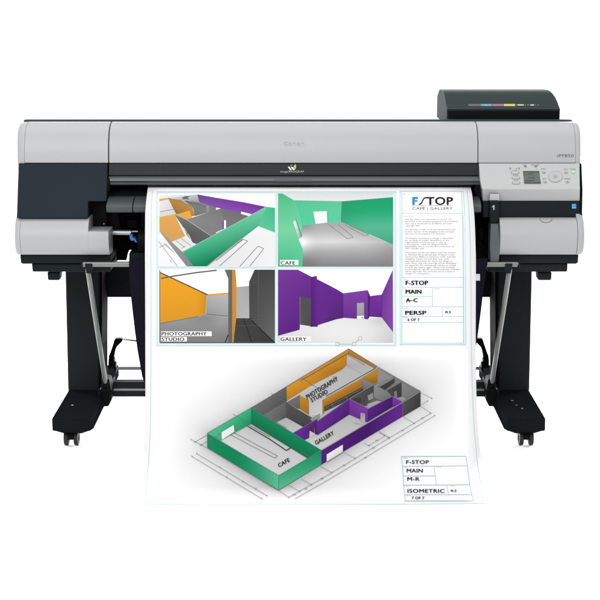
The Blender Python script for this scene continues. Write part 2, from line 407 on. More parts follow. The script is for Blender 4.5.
for st, x0, x1, y0, y1, mt in (('Data',523.2,526.8,163.9,165.2,'ink_fine'),('Message',531.4,539.2,163.9,165.3,'ink_fine'),('Menu',541.4,545.8,168.2,169.4,'ink_grey'),
        ('Back',542.8,546.8,178.0,179.2,'ink_grey'),('Stop',564.0,567.8,168.2,169.5,'ink_fine'),('Power',570.6,575.8,168.2,169.5,'ink_fine'),('Navigate',564.2,570.6,177.8,179.1,'ink_grey'),
        ('Load',513.2,517.2,169.8,170.9,'ink_fine'),('Feed',513.6,517.8,174.9,176.0,'ink_fine'),('Cut',514.4,518.0,179.9,181.0,'ink_fine'),('OK',554.0,557.0,176.0,177.2,'ink_grey')):
    letter('panel_lettering', st, x0, x1, y0, y1, yr, M[mt], nav if st == 'OK' else cp, .0, .0026 if st == 'OK' else .0014)
IC = [M['ink_grey'], M['ink_fine'], M['red_mark'], M['ink_white']]
for pts, mi in ((rc4(524.0,165.9,526.6,166.8),0),(rc4(534.4,165.9,537.2,166.8),0),(rc4(509.6,167.6,511.0,168.9),1),([(515.6,168.9),(516.4,167.8),(517.0,168.9)],0),(rc4(518.4,167.6,519.8,168.9),1),
     (rc4(542.9,171.9,544.9,172.3),0),(rc4(544.2,181.5,546.2,181.9),1),(rc4(564.9,171.9,567.1,172.4),2),([(566.6,181.6),(567.8,180.9),(567.8,182.3)],0),([(572.6,172.1),(573.6,171.3),(574.6,172.1),(573.6,171.8)],3)):
    decal('panel_icon', [(pts, 0)], yr, [IC[mi]], cp, .003)
bandY = lambda y: -.037-.006*(y-201)/17
decal('energy_sticker', [(rc4(571.8,203.8,576.2,208.6),0),(rc4(572.4,207.3,575.6,208.3),1),([(573.0,204.6),(575.2,204.6),(575.2,205.0),(573.4,205.0),(573.4,206.6),(573.0,206.6)],1)], bandY, [M['energy'], M['energy2']], band)
decal('lever_number', [([(492.0,206.6),(493.6,205.2),(494.5,205.2),(494.5,209.9),(493.3,209.9),(493.3,206.9),(492.0,207.6)],0)], lambda y: -.066, [M['ink_light']], lev)

# ---- ink tank box on top right
TK = [(119.8,.18),(110.4,.18),(109.2,.176),(106.5,.200),(102,.232),(97,.270),(93,.310),(90.6,.345),(89.6,.375)]
tk = [YZ(*p) for p in TK]
zt = tk[-1][1]
def tank_prof(a): return a + [(.47, zt-.004), (.545, zt-.03), (.55, zt-.09), (.55, tk[0][1]-.02), (.19, tk[0][1]-.02)]
m = MB(); m.loft(tank_prof(tk), [(Xat(446.9,110,.18),.985),(Xat(447.8,110,.18),1),(Xat(558.8,110,.18),1),(Xat(560.2,110,.18),.985)])
# drop the rear right corner slightly, as the cover's end is rounded in plan
for v in m.bm.verts:
    if v.co.x > Xat(556,110,.18) and v.co.y > .25: v.co.x -= min(.012, (v.co.y-.25)*.09)
tank = m.build('ink_tank_box', M['tank'], PR, .002, angle=28)
m = MB(); m.rect(448.2,110.9,559.4,119.9,.1765,.19); m.build('tank_front', M['black'], tank, .001)
tkY = interp(sorted((p for p in TK[2:]), key=lambda p: p[0]))
strip = [(rc4(468.2,104.0,480.2,106.0),0),(rc4(480.6,103.9,491.6,106.1),1),(rc4(492.0,103.9,503.4,106.1),2),(rc4(503.8,103.9,515.0,106.1),3),(rc4(515.6,104.1,516.8,105.9),0),
         (rc4(517.4,104.3,523.8,105.6),4),(rc4(524.6,104.3,525.8,105.7),0),(rc4(527.0,104.4,529.8,105.6),0),(rc4(530.4,104.3,534.0,105.6),4),(rc4(535.0,104.4,536.0,105.6),0),(rc4(537.4,104.4,539.0,105.6),0)]
strip += [(rc4(485.0,104.6,486.6,105.4),5),(rc4(496.4,104.6,498.4,105.4),5),(rc4(508.8,104.6,510.0,105.4),0)]
decal('colour_label_strip', strip, tkY, [M['lab_grey'], M['lab_cyan'], M['lab_magenta'], M['lab_yellow'], M['ink_light'], M['ink_light']], tank, .0016)

# ================================================================== STAND
SD = empty('printer_stand', (0, .3, 0), 'dark grey two legged stand on casters under the wide printer, with fabric catch basket', 'stand')
YF = .29
for sgn in (1, -1):
    q = (lambda x: x) if sgn == 1 else mpx
    def pr_(m, pts, Y0, Y1): return m.slab([(q(x), y) for x, y in pts], Y0, Y1)
    # upright post
    m = MB(); pr_(m, [(65.0,270),(100.2,270),(99.6,392.0),(67.8,392.0)], YF, YF+.15)
    m.build('post', M['stand'], SD, .008, 3)
    m = MB(); pr_(m, [(100.4,271),(102.2,271),(101.6,392),(99.8,392)], YF-.004, YF+.158); m.build('dark_side_plate', M['hollow'], SD, .001)  # added black plate that darkens the post's inner side face
    # foot: long bar with rounded front, chamfered inner corner
    xo, xi, xc = Xat(q(51.4),419,-.08), Xat(q(89.6),419,-.08), Xat(q(93.6),419,-.045)
    s_ = 1 if sgn == 1 else -1
    zt_, zb_ = .104, .061
    plan = [(xo, -.072)]
    for k in range(1, 8):
        t = k/8; plan.append((xo+(xi-xo)*t, -.074-.012*math.sin(PI*t)))
    plan += [(xi, -.074), (xc, -.045), (xc, .66), (xo, .66)]
    m = MB(); m.rings([[Vector((x, y, z)) for x, y in plan] for z in (zb_, zt_)])
    foot = m.build('foot', M['foot'], SD, .0035, 2)
    for i, (x, y) in enumerate([(72.5,405.6)] if sgn == 1 else [(85.2,401.0),(80.9,405.6),(75.2,409.0)]):
        p = P(q(x), y, 0); d = p-CAM; t = (zt_-CAM.z)/d.z; p = CAM+d*t
        m = MB(); m.tube([p+Vector((0,0,-.002)), p+Vector((0,0,.0025))], .0042 if i == 0 else .003, 12); m.build('foot_screw', M['chrome'], foot)
    # caster mount under the foot
    cxm = (Xat(q(64.3),440,-.03)+Xat(q(79.0),440,-.03))/2
    for Yc in (-.028, .60):
        m = MB(); m.rings([[Vector((cxm+s_*a, Yc+b, z)) for a, b in pl] for z, pl in
             ((.0605, [(-.055,-.035),(.068,-.035),(.068,.06),(-.055,.06)]), (.046, [(-.022,-.022),(.036,-.022),(.036,.04),(-.022,.04)]))])
        m.build('caster_mount', M['black'], foot, .002)
        ca = MB(); ca.tube([(cxm, Yc, .054), (cxm, Yc, .030)], [.009,.011], 16)
        ca.tube([(cxm-.018, Yc, .027), (cxm+.018, Yc, .027)], .007, 14)
        # hood over the wheels
        ca.rings([[Vector((cxm+a, Yc+.030*math.cos(t), .027+.030*math.sin(t))) for a in (-.0095, .0095)] + [Vector((cxm+a, Yc+.012*math.cos(t), .027+.012*math.sin(t))) for a in (.0095, -.0095)] for t in [PI*k/12*1.0 for k in range(13)]])
        cst = ca.build('caster', M['black'], SD, 0)
        for side in (-1, 1):
            w = MB(); c0 = cxm+side*.0165
            prf = [(-.0075,.006),(-.0075,.0215),(-.006,.0258),(-.002,.027),(.002,.027),(.006,.0258),(.0075,.0215),(.0075,.013),(.0045,.011),(.0045,.006)]
            w.rings([[Vector((c0+side*a, Yc+r*math.cos(2*PI*k/28), .027+r*math.sin(2*PI*k/28))) for a, r in prf] for k in range(28)] + [[Vector((c0+side*a, Yc+r, .027)) for a, r in prf]], cap=False)
            bmesh.ops.remove_doubles(w.bm, verts=w.bm.verts, dist=1e-5)
            w.build('wheel', M['rubber'], cst, 0)
    # bracket that joins crossbar, foot and basket tube
    m = MB(); pr_(m, [(98.4,389),(111.6,383),(111.4,400),(108.4,406.6),(99.0,406.8)], .20, .30)
    pr_(m, [(101.0,377.5),(109.4,379.5),(111.2,391),(103.0,391)], .185, .25)
    br = m.build('bracket', M['black'], SD, .004)
    p = P(q(101.4), 404.4, .20); m = MB(); m.tube([p, p+Vector((0,-.004,0))], .0026, 10); m.build('bracket_screw', M['metal'], br)
    p = P(q(103.2), 389.6, .185); m = MB(); m.tube([p, p+Vector((0,-.010,0))], [.010,.008], 16); m.build('pivot_bolt', M['black'], br)
    # sloping support tube with its top connector
    m = MB(); m.tube([P(q(87.6),268.5,-.075), P(q(105.4),382,.19)], .0078, 18); tb = m.build('support_tube', M['metal'], SD)
    m = MB(); m.slab([(q(a), b) for a, b in [(84.6,263.6),(92.2,263.6),(92.0,267.5),(90.6,273.8),(86.4,273.8),(85.4,269)]], -.094, -.062); m.build('tube_connector', M['charcoal'], tb, .003)
    # knob, curved hook lever and cable at the rear of the foot
    m = MB()
    m.slab([(q(a), b) for a, b in [(114.6,338.9),(121.4,338.6),(122.8,340.8),(116.4,347.4),(115.0,351),(114.0,356.2),(113.4,366),(108.8,366),(108.6,356.2),(110.2,352.6),(112.4,346)]], .42, .45)
    lv = m.build('hook_lever', M['black'], SD, .003)
    m = MB(); m.tube([P(q(114.4),366.8,.40), P(q(116.6),366.8,.40)], .020, 22); m.tube([P(q(109),363,.42), P(q(115),363,.42)], .022, 20); m.build('lever_pivot', M['black'], lv, .002)
    m = MB(); m.tube([P(q(121.4),338.2,.43), P(q(123),339.0,.42), P(q(128),339.8,.38), P(q(137.5),340.9,.32)], .0034, 8); m.build('hook_wire', M['black'], lv)
# bars running between the two legs
m = MB()
Yb = .25
m.rect(109,382.2,mpx(109),388.2,Yb+.004,Yb+.045); m.rect(109,391.4,mpx(109),396.8,Yb+.002,Yb+.045)
xb = m.build('crossbar', M['stand'], SD, .002)
m = MB(); m.tube([P(109.5,389.7,Yb+.012), P(mpx(109.5),389.7,Yb+.012)], .0074, 18); m.build('crossbar_rail', M['metal'], xb)
m = MB(); m.tube([P(116,368.4,.40), P(mpx(116),368.4,.40)], .0062, 16); m.build('basket_rod', M['metal'], SD)
m = MB(); m.rect(99,263.2,mpx(99),297.2,.44,.48)
for px_ in (112.8,121.4): m.tube([P(px_,283.6,.441), P(px_,283.6,.437)], .0022, 8)
m.build('cross_beam', M['stand'], SD, .003)
# front basket rod: round tube with a flat lower lip, seen at both ends
m = MB()
m.tube([P(82.2,263.5,-.085), P(mpx(79.0),263.5,-.085)], .0052, 16); m.tube([P(83.0,265.4,-.083), P(mpx(80.0),265.4,-.083)], .0050, 16)
rod = m.build('front_rod', M['metal'], SD)
for q4 in ((mpx(78.9),261.2,mpx(77.0),268.0),(81.0,261.8,82.6,267.0)):
    m = MB(); m.rect(*q4,-.093,-.07); m.build('rod_end', M['stand'], rod, .002)
# fabric catch basket hanging behind the print
L_ = [(258,129.0),(262,129.0),(276,129.2),(292,130.4),(310,132.4),(330,134.7),(350,137.4),(366,140.2),(376,142.0),(382,144)]
R_ = [(258,487.6),(262,487.6),(276,485.4),(292,483.2),(310,481.2),(330,478.6),(350,475.6),(366,472.4),(376,470.4),(382,468)]
yf = interp([(258,-.098),(262,-.100),(300,-.06),(350,.02),(382,.09)])
def sheet(m, rows, depth=.0016, n=24):
    vs = []
    for (py, xl), (_, xr), Y in rows:
        a, b = P(xl, py, Y), P(xr, py, Y)
        vs.append([a.lerp(b, k/n)+Vector((0, .012*math.sin(5*PI*k/n)*math.sin(PI*(py-258)/124), 0)) for k in range(n+1)])
    front = [[m.bm.verts.new(p) for p in r] for r in vs]
    for a, b in zip(front, front[1:]):
        for k in range(n): m.bm.faces.new((a[k], a[k+1], b[k+1], b[k]))
m = MB(); sheet(m, [(l, r, yf(l[0])) for l, r in zip(L_, R_)])
rows = [(l, r, yf(382)+.02+(.22)*(382-l[0])/110) for l, r in zip(L_[::-1], R_[::-1]) if l[0] > 290]
sheet(m, rows)
fb = m.build('fabric_basket', M['fabric'], SD, 0, angle=80)
sd = fb.modifiers.new('cloth thickness', 'SOLIDIFY'); sd.thickness = .002
m = MB(); m.rect(473.5,274.0,480.0,280.6,-.103,-.1015); tag_ = m.build('basket_tag', M['white_plastic'], fb)

# ================================================================== PRINTED SHEET
PY = [(185.6,.050),(187,.012),(188.6,-.020),(190.5,-.050),(193,-.082),(196,-.102),(200,-.122),(206,-.142),(213,-.158),(225,-.174),(245,-.192),(275,-.215),(310,-.238),(345,-.258),(380,-.277),(405,-.298),(425,-.327),(445,-.37),(462,-.424),(478,-.49),(492,-.56),(508,-.643)]
PL = [(185.6,148.2),(188,147.8),(195,146.9),(205,145.8),(215,145.2),(250,145.0),(330,145.3),(400,145.4),(420,145.2),(440,144.6),(460,143.2),(480,141.0),(495,139.2),(508,137.6)]
PRr = [(185.6,470.2),(188,470.8),(195,472.2),(205,473.3),(220,474.6),(240,475.4),(262,475.9),(330,475.7),(370,476.0),(400,476.6),(420,477.5),(440,479.0),(460,481.3),(480,484.4),(495,487.2),(508,489.4)]
def smooth_interp(tab):
    n = len(tab); d = [(tab[i+1][1]-tab[i][1])/(tab[i+1][0]-tab[i][0]) for i in range(n-1)]
    t = [d[0]]
    for i in range(1, n-1):
        h0, h1 = tab[i][0]-tab[i-1][0], tab[i+1][0]-tab[i][0]
        t.append(0 if d[i-1]*d[i] <= 0 else (h0+h1)*3/((2*h1+h0)/d[i-1]+(h1+2*h0)/d[i]))
    t.append(d[-1])
    def fn(x):
        i = 0
        while i < n-2 and x > tab[i+1][0]: i += 1
        h = tab[i+1][0]-tab[i][0]; s = max(0, min(1, (x-tab[i][0])/h)); y0, y1 = tab[i][1], tab[i+1][1]
        return (2*s**3-3*s*s+1)*y0+(s**3-2*s*s+s)*h*t[i]+(-2*s**3+3*s*s)*y1+(s**3-s*s)*h*t[i+1]
    return fn
pY, pL, pR = smooth_interp(PY), smooth_interp(PL), smooth_interp(PRr)
_nc = {}
def pnorm(py):
    k = round(py, 2)
    if k not in _nc:
        a, b = P(300, py-.4, pY(py-.4)), P(300, py+.4, pY(py+.4))
        t = (b-a).normalized(); n = Vector((0, t.z, -t.y))
        if n.dot(CAM-a) < 0: n = -n
        _nc[k] = n
    return _nc[k]
def paper_pt(px, py, lift=0.0): return P(px, py, pY(py)) + pnorm(py)*lift

PS = empty('printed_sheet', (P(308,508,pY(508)).x, -.45, 0), 'white printed poster sheet of architectural drawings curling down out of the printer', 'print')
m = MB(); ys = [185.6+(508-185.6)*0+k*.8 for k in range(40)] ; ys = [y for y in ys if y < 216] + [216+k*2 for k in range(147)]
NX = 12; rows = []
for y in ys:
    bow = 0
    rows.append([m.bm.verts.new(paper_pt(pL(y)+(pR(y)-pL(y))*k/NX, y)) for k in range(NX+1)])
for a, b in zip(rows, rows[1:]):
    for k in range(NX): m.bm.faces.new((a[k], a[k+1], b[k+1], b[k]))
pap = m.build('paper', M['paper'], PS, 0, angle=80)
so = pap.modifiers.new('paper thickness', 'SOLIDIFY'); so.thickness = .0004; so.offset = -1
_n = pap.data.polygons[300].normal
if _n.dot(CAM-pap.data.polygons[300].center) < 0: so.offset = 1

KINK = 2.2                      # exposure of the sheet: printed tone -> pigment reflectance
def ink(c):
    if isinstance(c, (int, float)): c = (c, c, c)
    return (*[min(.49, lin(v)/KINK) for v in c], 1.0)
class Art:
    """flat printed artwork measured on the sheet; layers a tenth of a millimetre apart"""
    def __init__(s): s.bm = bmesh.new(); s.lay = s.bm.loops.layers.float_color.new('ink'); s.n = 0
    def poly(s, pts, c, z=None):
        if z is None: s.n += 1; z = s.n
        cs = c if isinstance(c, list) else [c]*len(pts)
        f = s.bm.faces.new([s.bm.verts.new((x, y, z)) for x, y in pts])
        for l, cc in zip(f.loops, cs): l[s.lay] = ink(cc)
        return f
    def rect(s, x0,y0,x1,y1, c, c2=None):
        if c2 is None: return s.poly(rc4(x0,y0,x1,y1), c)
        return s.poly(rc4(x0,y0,x1,y1), [c,c,c2,c2])
    def line(s, pts, w, c, z=None):
        if z is None: s.n += 1; z = s.n
        for (x0,y0),(x1,y1) in zip(pts, pts[1:]):
            L = math.hypot(x1-x0, y1-y0) or 1; nx, ny = -(y1-y0)/L*w/2, (x1-x0)/L*w/2
            s.poly([(x0+nx,y0+ny),(x1+nx,y1+ny),(x1-nx,y1-ny),(x0-nx,y0-ny)], c, z)
    def frame(s, x0,y0,x1,y1,w,c): s.line([(x0,y0),(x1,y0),(x1,y1),(x0,y1),(x0,y0)], w, c)
    def text(s, st, x0, x1, ytop, ybase, c, bold=.0, dy=0.0, skew=0.0):
        """baseline from (x0, ybase) to (x1, ybase+dy), cap height ybase-ytop, skew = x shift of the cap top"""
        vs, fs = text_tris(st); h = ytop-ybase
        offs = [(0,0)] if bold <= .015 else [(-.18,0),(.18,0),(0,.10)] if bold < .035 else [(-.32,-.06),(0,.16),(0,-.12),(.32,-.06)]
        for ox, oy in offs:
            s.n += 1
            bv = [s.bm.verts.new((x0+ox+(x1-x0)*u+skew*v, ybase+oy+dy*u+h*v, s.n)) for u, v in vs]
            for f in fs:
                try: fc = s.bm.faces.new([bv[i] for i in f])
                except ValueError: continue
                for l in fc.loops: l[s.lay] = ink(c)
    def grad(s, pts, fn, step=3.0):
        """a patch whose printed tone varies smoothly: fn(x, y) -> grey or (r, g, b)"""
        s.n += 1; t = bmesh.new(); t.faces.new([t.verts.new((x, y, 0)) for x, y in pts])
        for ax in (0, 1):
            lo, hi = min(p[ax] for p in pts), max(p[ax] for p in pts); v = lo+step
            while v < hi-.3:
                no = [0,0,0]; no[ax] = 1; co = [0,0,0]; co[ax] = v
                bmesh.ops.bisect_plane(t, geom=t.verts[:]+t.edges[:]+t.faces[:], plane_co=co, plane_no=no); v += step
        mp = {v: s.bm.verts.new((v.co.x, v.co.y, s.n)) for v in t.verts}
        for f in t.faces:
            g_ = s.bm.faces.new([mp[v] for v in f.verts])
            for l in g_.loops: l[s.lay] = ink(fn(l.vert.co.x, l.vert.co.y))
        t.free()
    def build(s, name, cut=None, base=0, label=None, step=.00003):
        if cut:
            for y in cut:
                bmesh.ops.bisect_plane(s.bm, geom=s.bm.verts[:]+s.bm.edges[:]+s.bm.faces[:], plane_co=(0,y,0), plane_no=(0,1,0))
        bmesh.ops.triangulate(s.bm, faces=[f for f in s.bm.faces if len(f.verts) > 4])
        for v in s.bm.verts: v.co = paper_pt(v.co.x, v.co.y, .00025+(base+v.co.z)*step)
        for f in s.bm.faces:
            f.normal_update()
            if f.normal.dot(CAM-f.calc_center_median()) < 0: f.normal_flip()
        me = bpy.data.meshes.new(name); s.bm.to_mesh(me); s.bm.free()
        o = finish(name, me, M['ink'], PS, 0, smooth=False)
        if label: o['label'] = label
        return o
def crop(ox, oy, s):
    return lambda *pts: [(ox+x/s, oy+y/s) for x, y in pts]
def cuts(y0, y1, near=1.6, far=5):
    out = []; y = y0
    while y < y1:
        out.append(y); y += near if y < 216 else far
    return out

CY = (166,220,226); CYP = (222,242,245); CYL = (196,232,238)
# ---- border lines of the whole sheet
A = Art()
A.line([(152.6,190),(151.8,200),(151.2,215),(150.8,260),(150.9,343),(150.6,400),(150.2,430),(148.6,462),(146.4,488),(144.4,504.4)], .5, CY)
A.line([(144.4,504.4),(200,504.7),(300,504.6),(400,504.2),(484.4,503.6)], .55, CY)
A.line([(467.2,190),(468.6,205),(469.8,225),(470.6,250),(471.2,300),(471.5,345),(472.2,380),(473.2,407),(474.6,432),(476.8,457),(480.2,482),(484.4,503.6)], .5, CY)
A.line([(149.6,190),(148.8,200),(148.3,215),(147.6,240),(146.4,290),(145.6,330)], .35, (236,247,249))
A.build('border_line', cuts(188,508,1.6,2.5))
# ---- pale frame around the four drawings
A = Art()
A.line([(157.6,192.6),(395.2,192.6)], 1.6, CYP); A.line([(157.2,345.0),(395.2,345.0)], 1.7, CYP); A.line([(157.6,268.0),(394.4,268.0)], 2.2, CYP)
A.line([(157.3,192),(157.2,345.6)], 1.5, CYP); A.line([(276.5,192),(276.5,345)], 2.4, CYP); A.line([(394.6,192),(394.6,345.6)], 2.0, CYP)
A.line([(156.6,192),(156.5,346)], .4, CY); A.line([(396,192),(396,345.9)], .4, CY); A.line([(156.5,346),(396,346)], .4, CY); A.line([(156.5,191.8),(396,191.8)], .35, CYL)
A.build('drawing_frame', cuts(190,347))

# ---- drawing 1: bird's-eye of the rooms
A = Art(); p1 = crop(156,190,7.5); p2 = crop(216,190,7.5)
A.rect(158.8,194.0,275,266.5, 250, 236)
A.poly(p1((25,40),(310,35),(225,80),(150,185),(25,205)), [236,228,190,205,214])
A.poly(p1((90,62),(310,35),(450,70),(450,140),(300,195),(272,125),(215,92)), [205,190,150,120,108,130,150])
A.poly(p1((25,68),(92,60),(92,72),(25,86)), (226,168,70))
A.poly(p1((188,60),(222,48),(262,46),(236,58),(250,74),(212,68)), [110,90,120,90,110,90])
A.line(p1((150,90),(240,60)), .5, 120); A.line(p1((260,75),(300,95)), .5, 140)
A.poly(p1((92,65),(180,75),(272,125),(292,195),(262,200),(150,180)), [(186,130,46),(176,124,50),(186,134,60),(180,130,62),(190,138,60),(150,100,40)])
A.line(p1((30,165),(130,145),(240,125)), .5, 130)
A.line(p1((92,62),(180,90),(272,122)), .7, 130)
A.poly(p1((150,184),(252,155),(270,212),(228,222)), (226,164,72))
A.poly(p1((212,78),(270,90),(310,95),(450,140),(450,152),(292,196),(276,125)), [100,100,104,120,124,110,120])
A.poly(p1((375,118),(398,122),(398,165),(380,170)), 140)
A.poly(p1((228,222),(450,150),(490,140),(640,170),(700,200),(450,330),(412,345)), [134,118,112,112,116,128,120])
A.poly(p2((35,140),(190,172),(270,192),(75,290)), [112,104,110,118])
A.poly(p2((0,318),(75,283),(75,293),(0,330)), 228)
A.poly(p1((310,35),(450,60))+p2((200,92),(378,128),(270,186),(0,132))+p1((325,92)), [(96,60,130),(112,58,160),(118,50,160),(112,44,150),(134,76,176),(130,70,172),(120,80,150)])
A.poly(p2((188,163),(272,184),(246,196),(188,180)), 250)
A.poly(p2((50,232),(62,228),(62,292),(50,296)), (120,60,165)); A.poly(p2((60,228),(75,226),(75,288),(60,294)), 246)
A.poly(p1((140,185),(228,222),(415,345),(305,406),(275,396),(252,342),(205,282)), [122,108,96,92,88,84,92])
A.line(p1((140,183),(228,222),(415,345)), .8, 168)
A.poly(p1((205,280),(222,290),(270,392),(258,400),(240,360)), [206,120,150,236,200])
A.poly(p1((205,280),(215,288),(240,350),(236,352)), (200,150,90))
A.poly(p1((25,205),(140,184),(218,345),(115,390),(28,305)), [(224,166,84),(226,164,76),(214,160,92),(206,156,98),(218,160,84)])
A.poly(p1((115,390),(222,345),(240,350),(275,394),(303,406),(200,465)), [228,222,236,226,230,236])
for a, b in (((150,380),(215,430)),((190,365),(262,418)),((225,420),(190,440))): A.line(p1(a, b), .5, 130)
A.poly(p1((20,300),(118,390),(200,465),(285,575),(232,575)), [150,150,140,126,140])
A.poly(p1((20,312),(232,575),(20,575)), 244)
for l in (((22,388),(165,577)),((25,430),(85,405)),((60,400),(135,470)),((105,525),(120,545)),((80,415),(135,470))): A.line(p1(*l), .5, 120)
A.poly(p2((378,128),(318,272),(0,515))+p1((375,575),(285,575),(200,465)), [(110,200,160),(80,176,138),(0,128,84),(0,118,76),(4,128,84),(60,176,132)])
A.line(p1((200,465))+p2((378,128)), .8, (150,190,170))
A.poly(p2((378,128),(442,136),(442,320),(318,272)), [(70,190,140),(60,180,130),(90,198,155),(86,196,150)])
A.poly(p1((375,575))+p2((0,515),(318,272),(442,320),(442,575)), [226,226,240,238,240])
for l in (((-70,575),(200,368),(238,383),(20,577)),((175,577),(315,422),(358,440),(250,577)),((0,532),(200,374))): A.line(p2(*l), .55, 95)
A.rect(158.0,266.4,275.6,267.2, CYP); A.rect(275.0,193.4,276.2,267, CYP)
A.build('perspective_drawing', cuts(192,268), 6, 'overhead view of grey rooms with green, orange and purple walls')

# ---- drawing 2: green cafe
A = Art(); p3 = crop(276,190,7.5); p4 = crop(336,190,7.5)
A.rect(278,193.6,393.2,266.6, 224, 250)
def mixc(a, b, t):
    t = max(0, min(1, t)); a = (a,)*3 if not isinstance(a, tuple) else a; b = (b,)*3 if not isinstance(b, tuple) else b
    return tuple(x+(y-x)*t for x, y in zip(a, b))
def gauss(x, y, cx, cy, rx, ry): return math.exp(-((x-cx)/rx)**2-((y-cy)/ry)**2)
def cafe_floor(x, y):
    g = 166+20*(y-222)/14 if y < 236 else 186+16*(y-236)/6 if y < 242 else 202-70*((y-242)/24)**.9
    g += 44*gauss(x, y, 301, 243, 9, 8) + 18*gauss(x, y, 330, 240, 30, 8) - 26*gauss(x, y, 303, 226, 10, 6) - 22*max(0, (x-366)/27)*max(0, 1-abs(y-246)/24) - 14*gauss(x, y, 306, 262, 12, 10)
    return max(110, min(250, g))
A.grad(p3((195,265))+p4((40,240),(235,330),(428,410),(428,575))+p3((198,575),(200,440),(168,366),(195,350)), cafe_floor, 2.5)
A.poly(p3((135,78))+p4((45,85),(40,240))+p3((195,266)), [(84,188,142),(92,196,150),(92,204,160),(84,206,160)])
def cafe_left(x, y):
    t = (y-194)/72
    c = mixc((76,182,130),(118,210,160), t/.5) if t < .5 else mixc((118,210,160),(74,186,136),(t-.5)/.5)
    return mixc(c, (98,208,162), .5*max(0, (x-290)/12))
A.grad(p3((15,28),(48,28),(135,78),(165,160),(195,266),(195,350),(168,368),(200,440),(198,575),(15,575)), cafe_left, 3)
A.line(p3((135,78),(165,160),(195,266),(195,350)), .5, (110,205,160))
A.poly(p3((130,242),(146,215),(195,352),(168,362)), [250,210,150,190])
A.line(p3((146,215),(192,345)), .6, (60,130,100))
def cafe_right(x, y):
    t = (y-197)/45
    c = mixc((18,158,102),(30,164,112), t/.3) if t < .3 else mixc((30,164,112),(88,184,148),(t-.3)/.35) if t < .65 else mixc((88,184,148),(66,170,130),(t-.65)/.35)
    return mixc(mixc((40,146,106), c, .55), c, (x-341)/24)
A.grad(p4((45,86),(428,55),(428,410),(40,240)), cafe_right, 3)
A.line(p4((45,86),(40,240)), .6, (50,140,100))
A.poly(p3((280,163),(382,160),(386,245),(298,255)), [250,250,240,244])
A.line(p3((385,162),(388,246)), .5, (70,140,110))
for l in (((-66,250),(85,366),(130,354),(14,258)),((68,262),(212,343),(246,334),(100,266))): A.line(p4(*l), .4, 126)
A.poly(p3((30,525),(168,525),(168,563),(30,563)), 255)
A.text('CAFE', 280.8, 295.2, 261.2, 264.6, 25, .03)
A.build('perspective_drawing', cuts(192,268), 6, 'view into an empty room with green walls')

# ---- drawing 3: photography studio
A = Art(); p5 = crop(156,266,7.5); p6 = crop(216,266,7.5)
A.rect(159.4,269.6,275,342.8, 255)
A.grad(p5((28,432),(320,375))+p6((95,385),(95,577))+p5((28,577)), lambda x, y: 152-26*(y-318)/25-14*gauss(x,y,205,318,14,6)+10*gauss(x,y,222,320,10,8), 3)
A.poly(p5((378,220))+p6((92,212),(92,384))+p5((320,376),(376,355)), [176,186,160,140,150])
A.line(p5((378,360))+p6((92,376)), .6, 110)
A.poly(p5((388,212))+p6((92,200),(92,212))+p5((388,224)), (224,158,54))
A.grad(p5((28,52),(388,214),(378,222),(374,355),(320,375),(28,432)), lambda x, y: mixc(mixc((238,164,34),(220,152,38),(y-285)/38),(190,126,34),max(0,(x-196)/14)**1.5), 3)
A.line(p5((28,48),(388,216)), 1.3, 92)
A.line(p5((40,93),(120,78),(300,50),(455,32)), 1.3, 96)
A.line(p5((28,30),(28,575)), .9, 120)
A.line(p5((28,432),(320,376)), .6, 110)
A.poly(p6((65,28),(122,28),(122,577),(92,577),(92,95)), [110,96,96,100,110])
A.poly(p6((120,28),(145,28),(155,150),(152,420),(128,577),(120,577)), [(200,138,44),(200,138,40),(214,150,54),(206,140,44),(190,128,40),(200,138,44)])
A.poly(p6((155,158),(250,150),(250,392),(152,392)), [176,164,184,176])
A.poly(p6((152,392),(250,392),(442,577),(130,577)), [60,66,58,70])
A.poly(p6((290,28),(442,28),(442,577),(250,395),(248,120)), [60,66,104,74,70])
A.poly(p6((250,150),(320,150),(322,465),(250,395)), [66,70,84,76])
A.line(p6((250,392),(442,577)), .9, 30); A.line(p6((205,392),(270,577)), .7, 28); A.line(p6((92,515),(68,577)), .9, 40)
A.line(p6((318,30),(318,460)), .45, 96); A.line(p6((160,405),(442,402)), .3, 96); A.line(p6((140,447),(442,447)), .3, 100)
A.line(p5((28,576))+p6((442,576)), .8, 80)
A.poly(p5((38,490),(418,490),(418,526),(38,526)), 255); A.poly(p5((38,532),(232,532),(232,566),(38,566)), 255)
A.text('PHOTOGRAPHY', 161.8, 206.6, 331.9, 335.4, 30, .03); A.text('STUDIO', 161.8, 184.2, 337.5, 340.9, 30, .03)
A.build('perspective_drawing', cuts(268,344), 6, 'view into a studio with an orange wall')

# ---- drawing 4: purple gallery
A = Art(); p7 = crop(276,266,7.5); p8 = crop(336,266,7.5)
A.rect(278,269.6,393,342.8, 255)
A.grad(p7((15,520),(178,440),(262,452),(312,445),(450,400))+p8((55,388),(240,396),(342,383),(428,498),(428,577))+p7((15,577)),
       lambda x, y: min(244, 228+12*gauss(x,y,345,332,34,12)-20*gauss(x,y,392,342,16,18)-16*gauss(x,y,380,320,10,6)-8*gauss(x,y,280,340,12,12)), 4)
A.poly(p7((15,28),(165,28),(268,82),(268,456),(178,470),(178,478),(15,524)), [(116,54,152),(116,54,152),(106,44,142),(84,30,122),(88,30,128),(94,34,132),(98,36,138)])
A.poly(p7((180,230),(262,242),(262,453),(180,440)), [78,82,74,84])
A.line(p7((180,230),(180,440)), .5, 130); A.line(p7((178,440),(262,453)), .5, 150)
A.poly(p7((180,440),(262,453),(240,462),(178,470)), 232)
A.poly(p7((305,97),(450,172))+p8((55,205),(55,390))+p7((450,400),(305,447)), [(104,40,144),(104,40,146),(96,34,138),(86,36,116),(60,24,84),(100,40,138)])
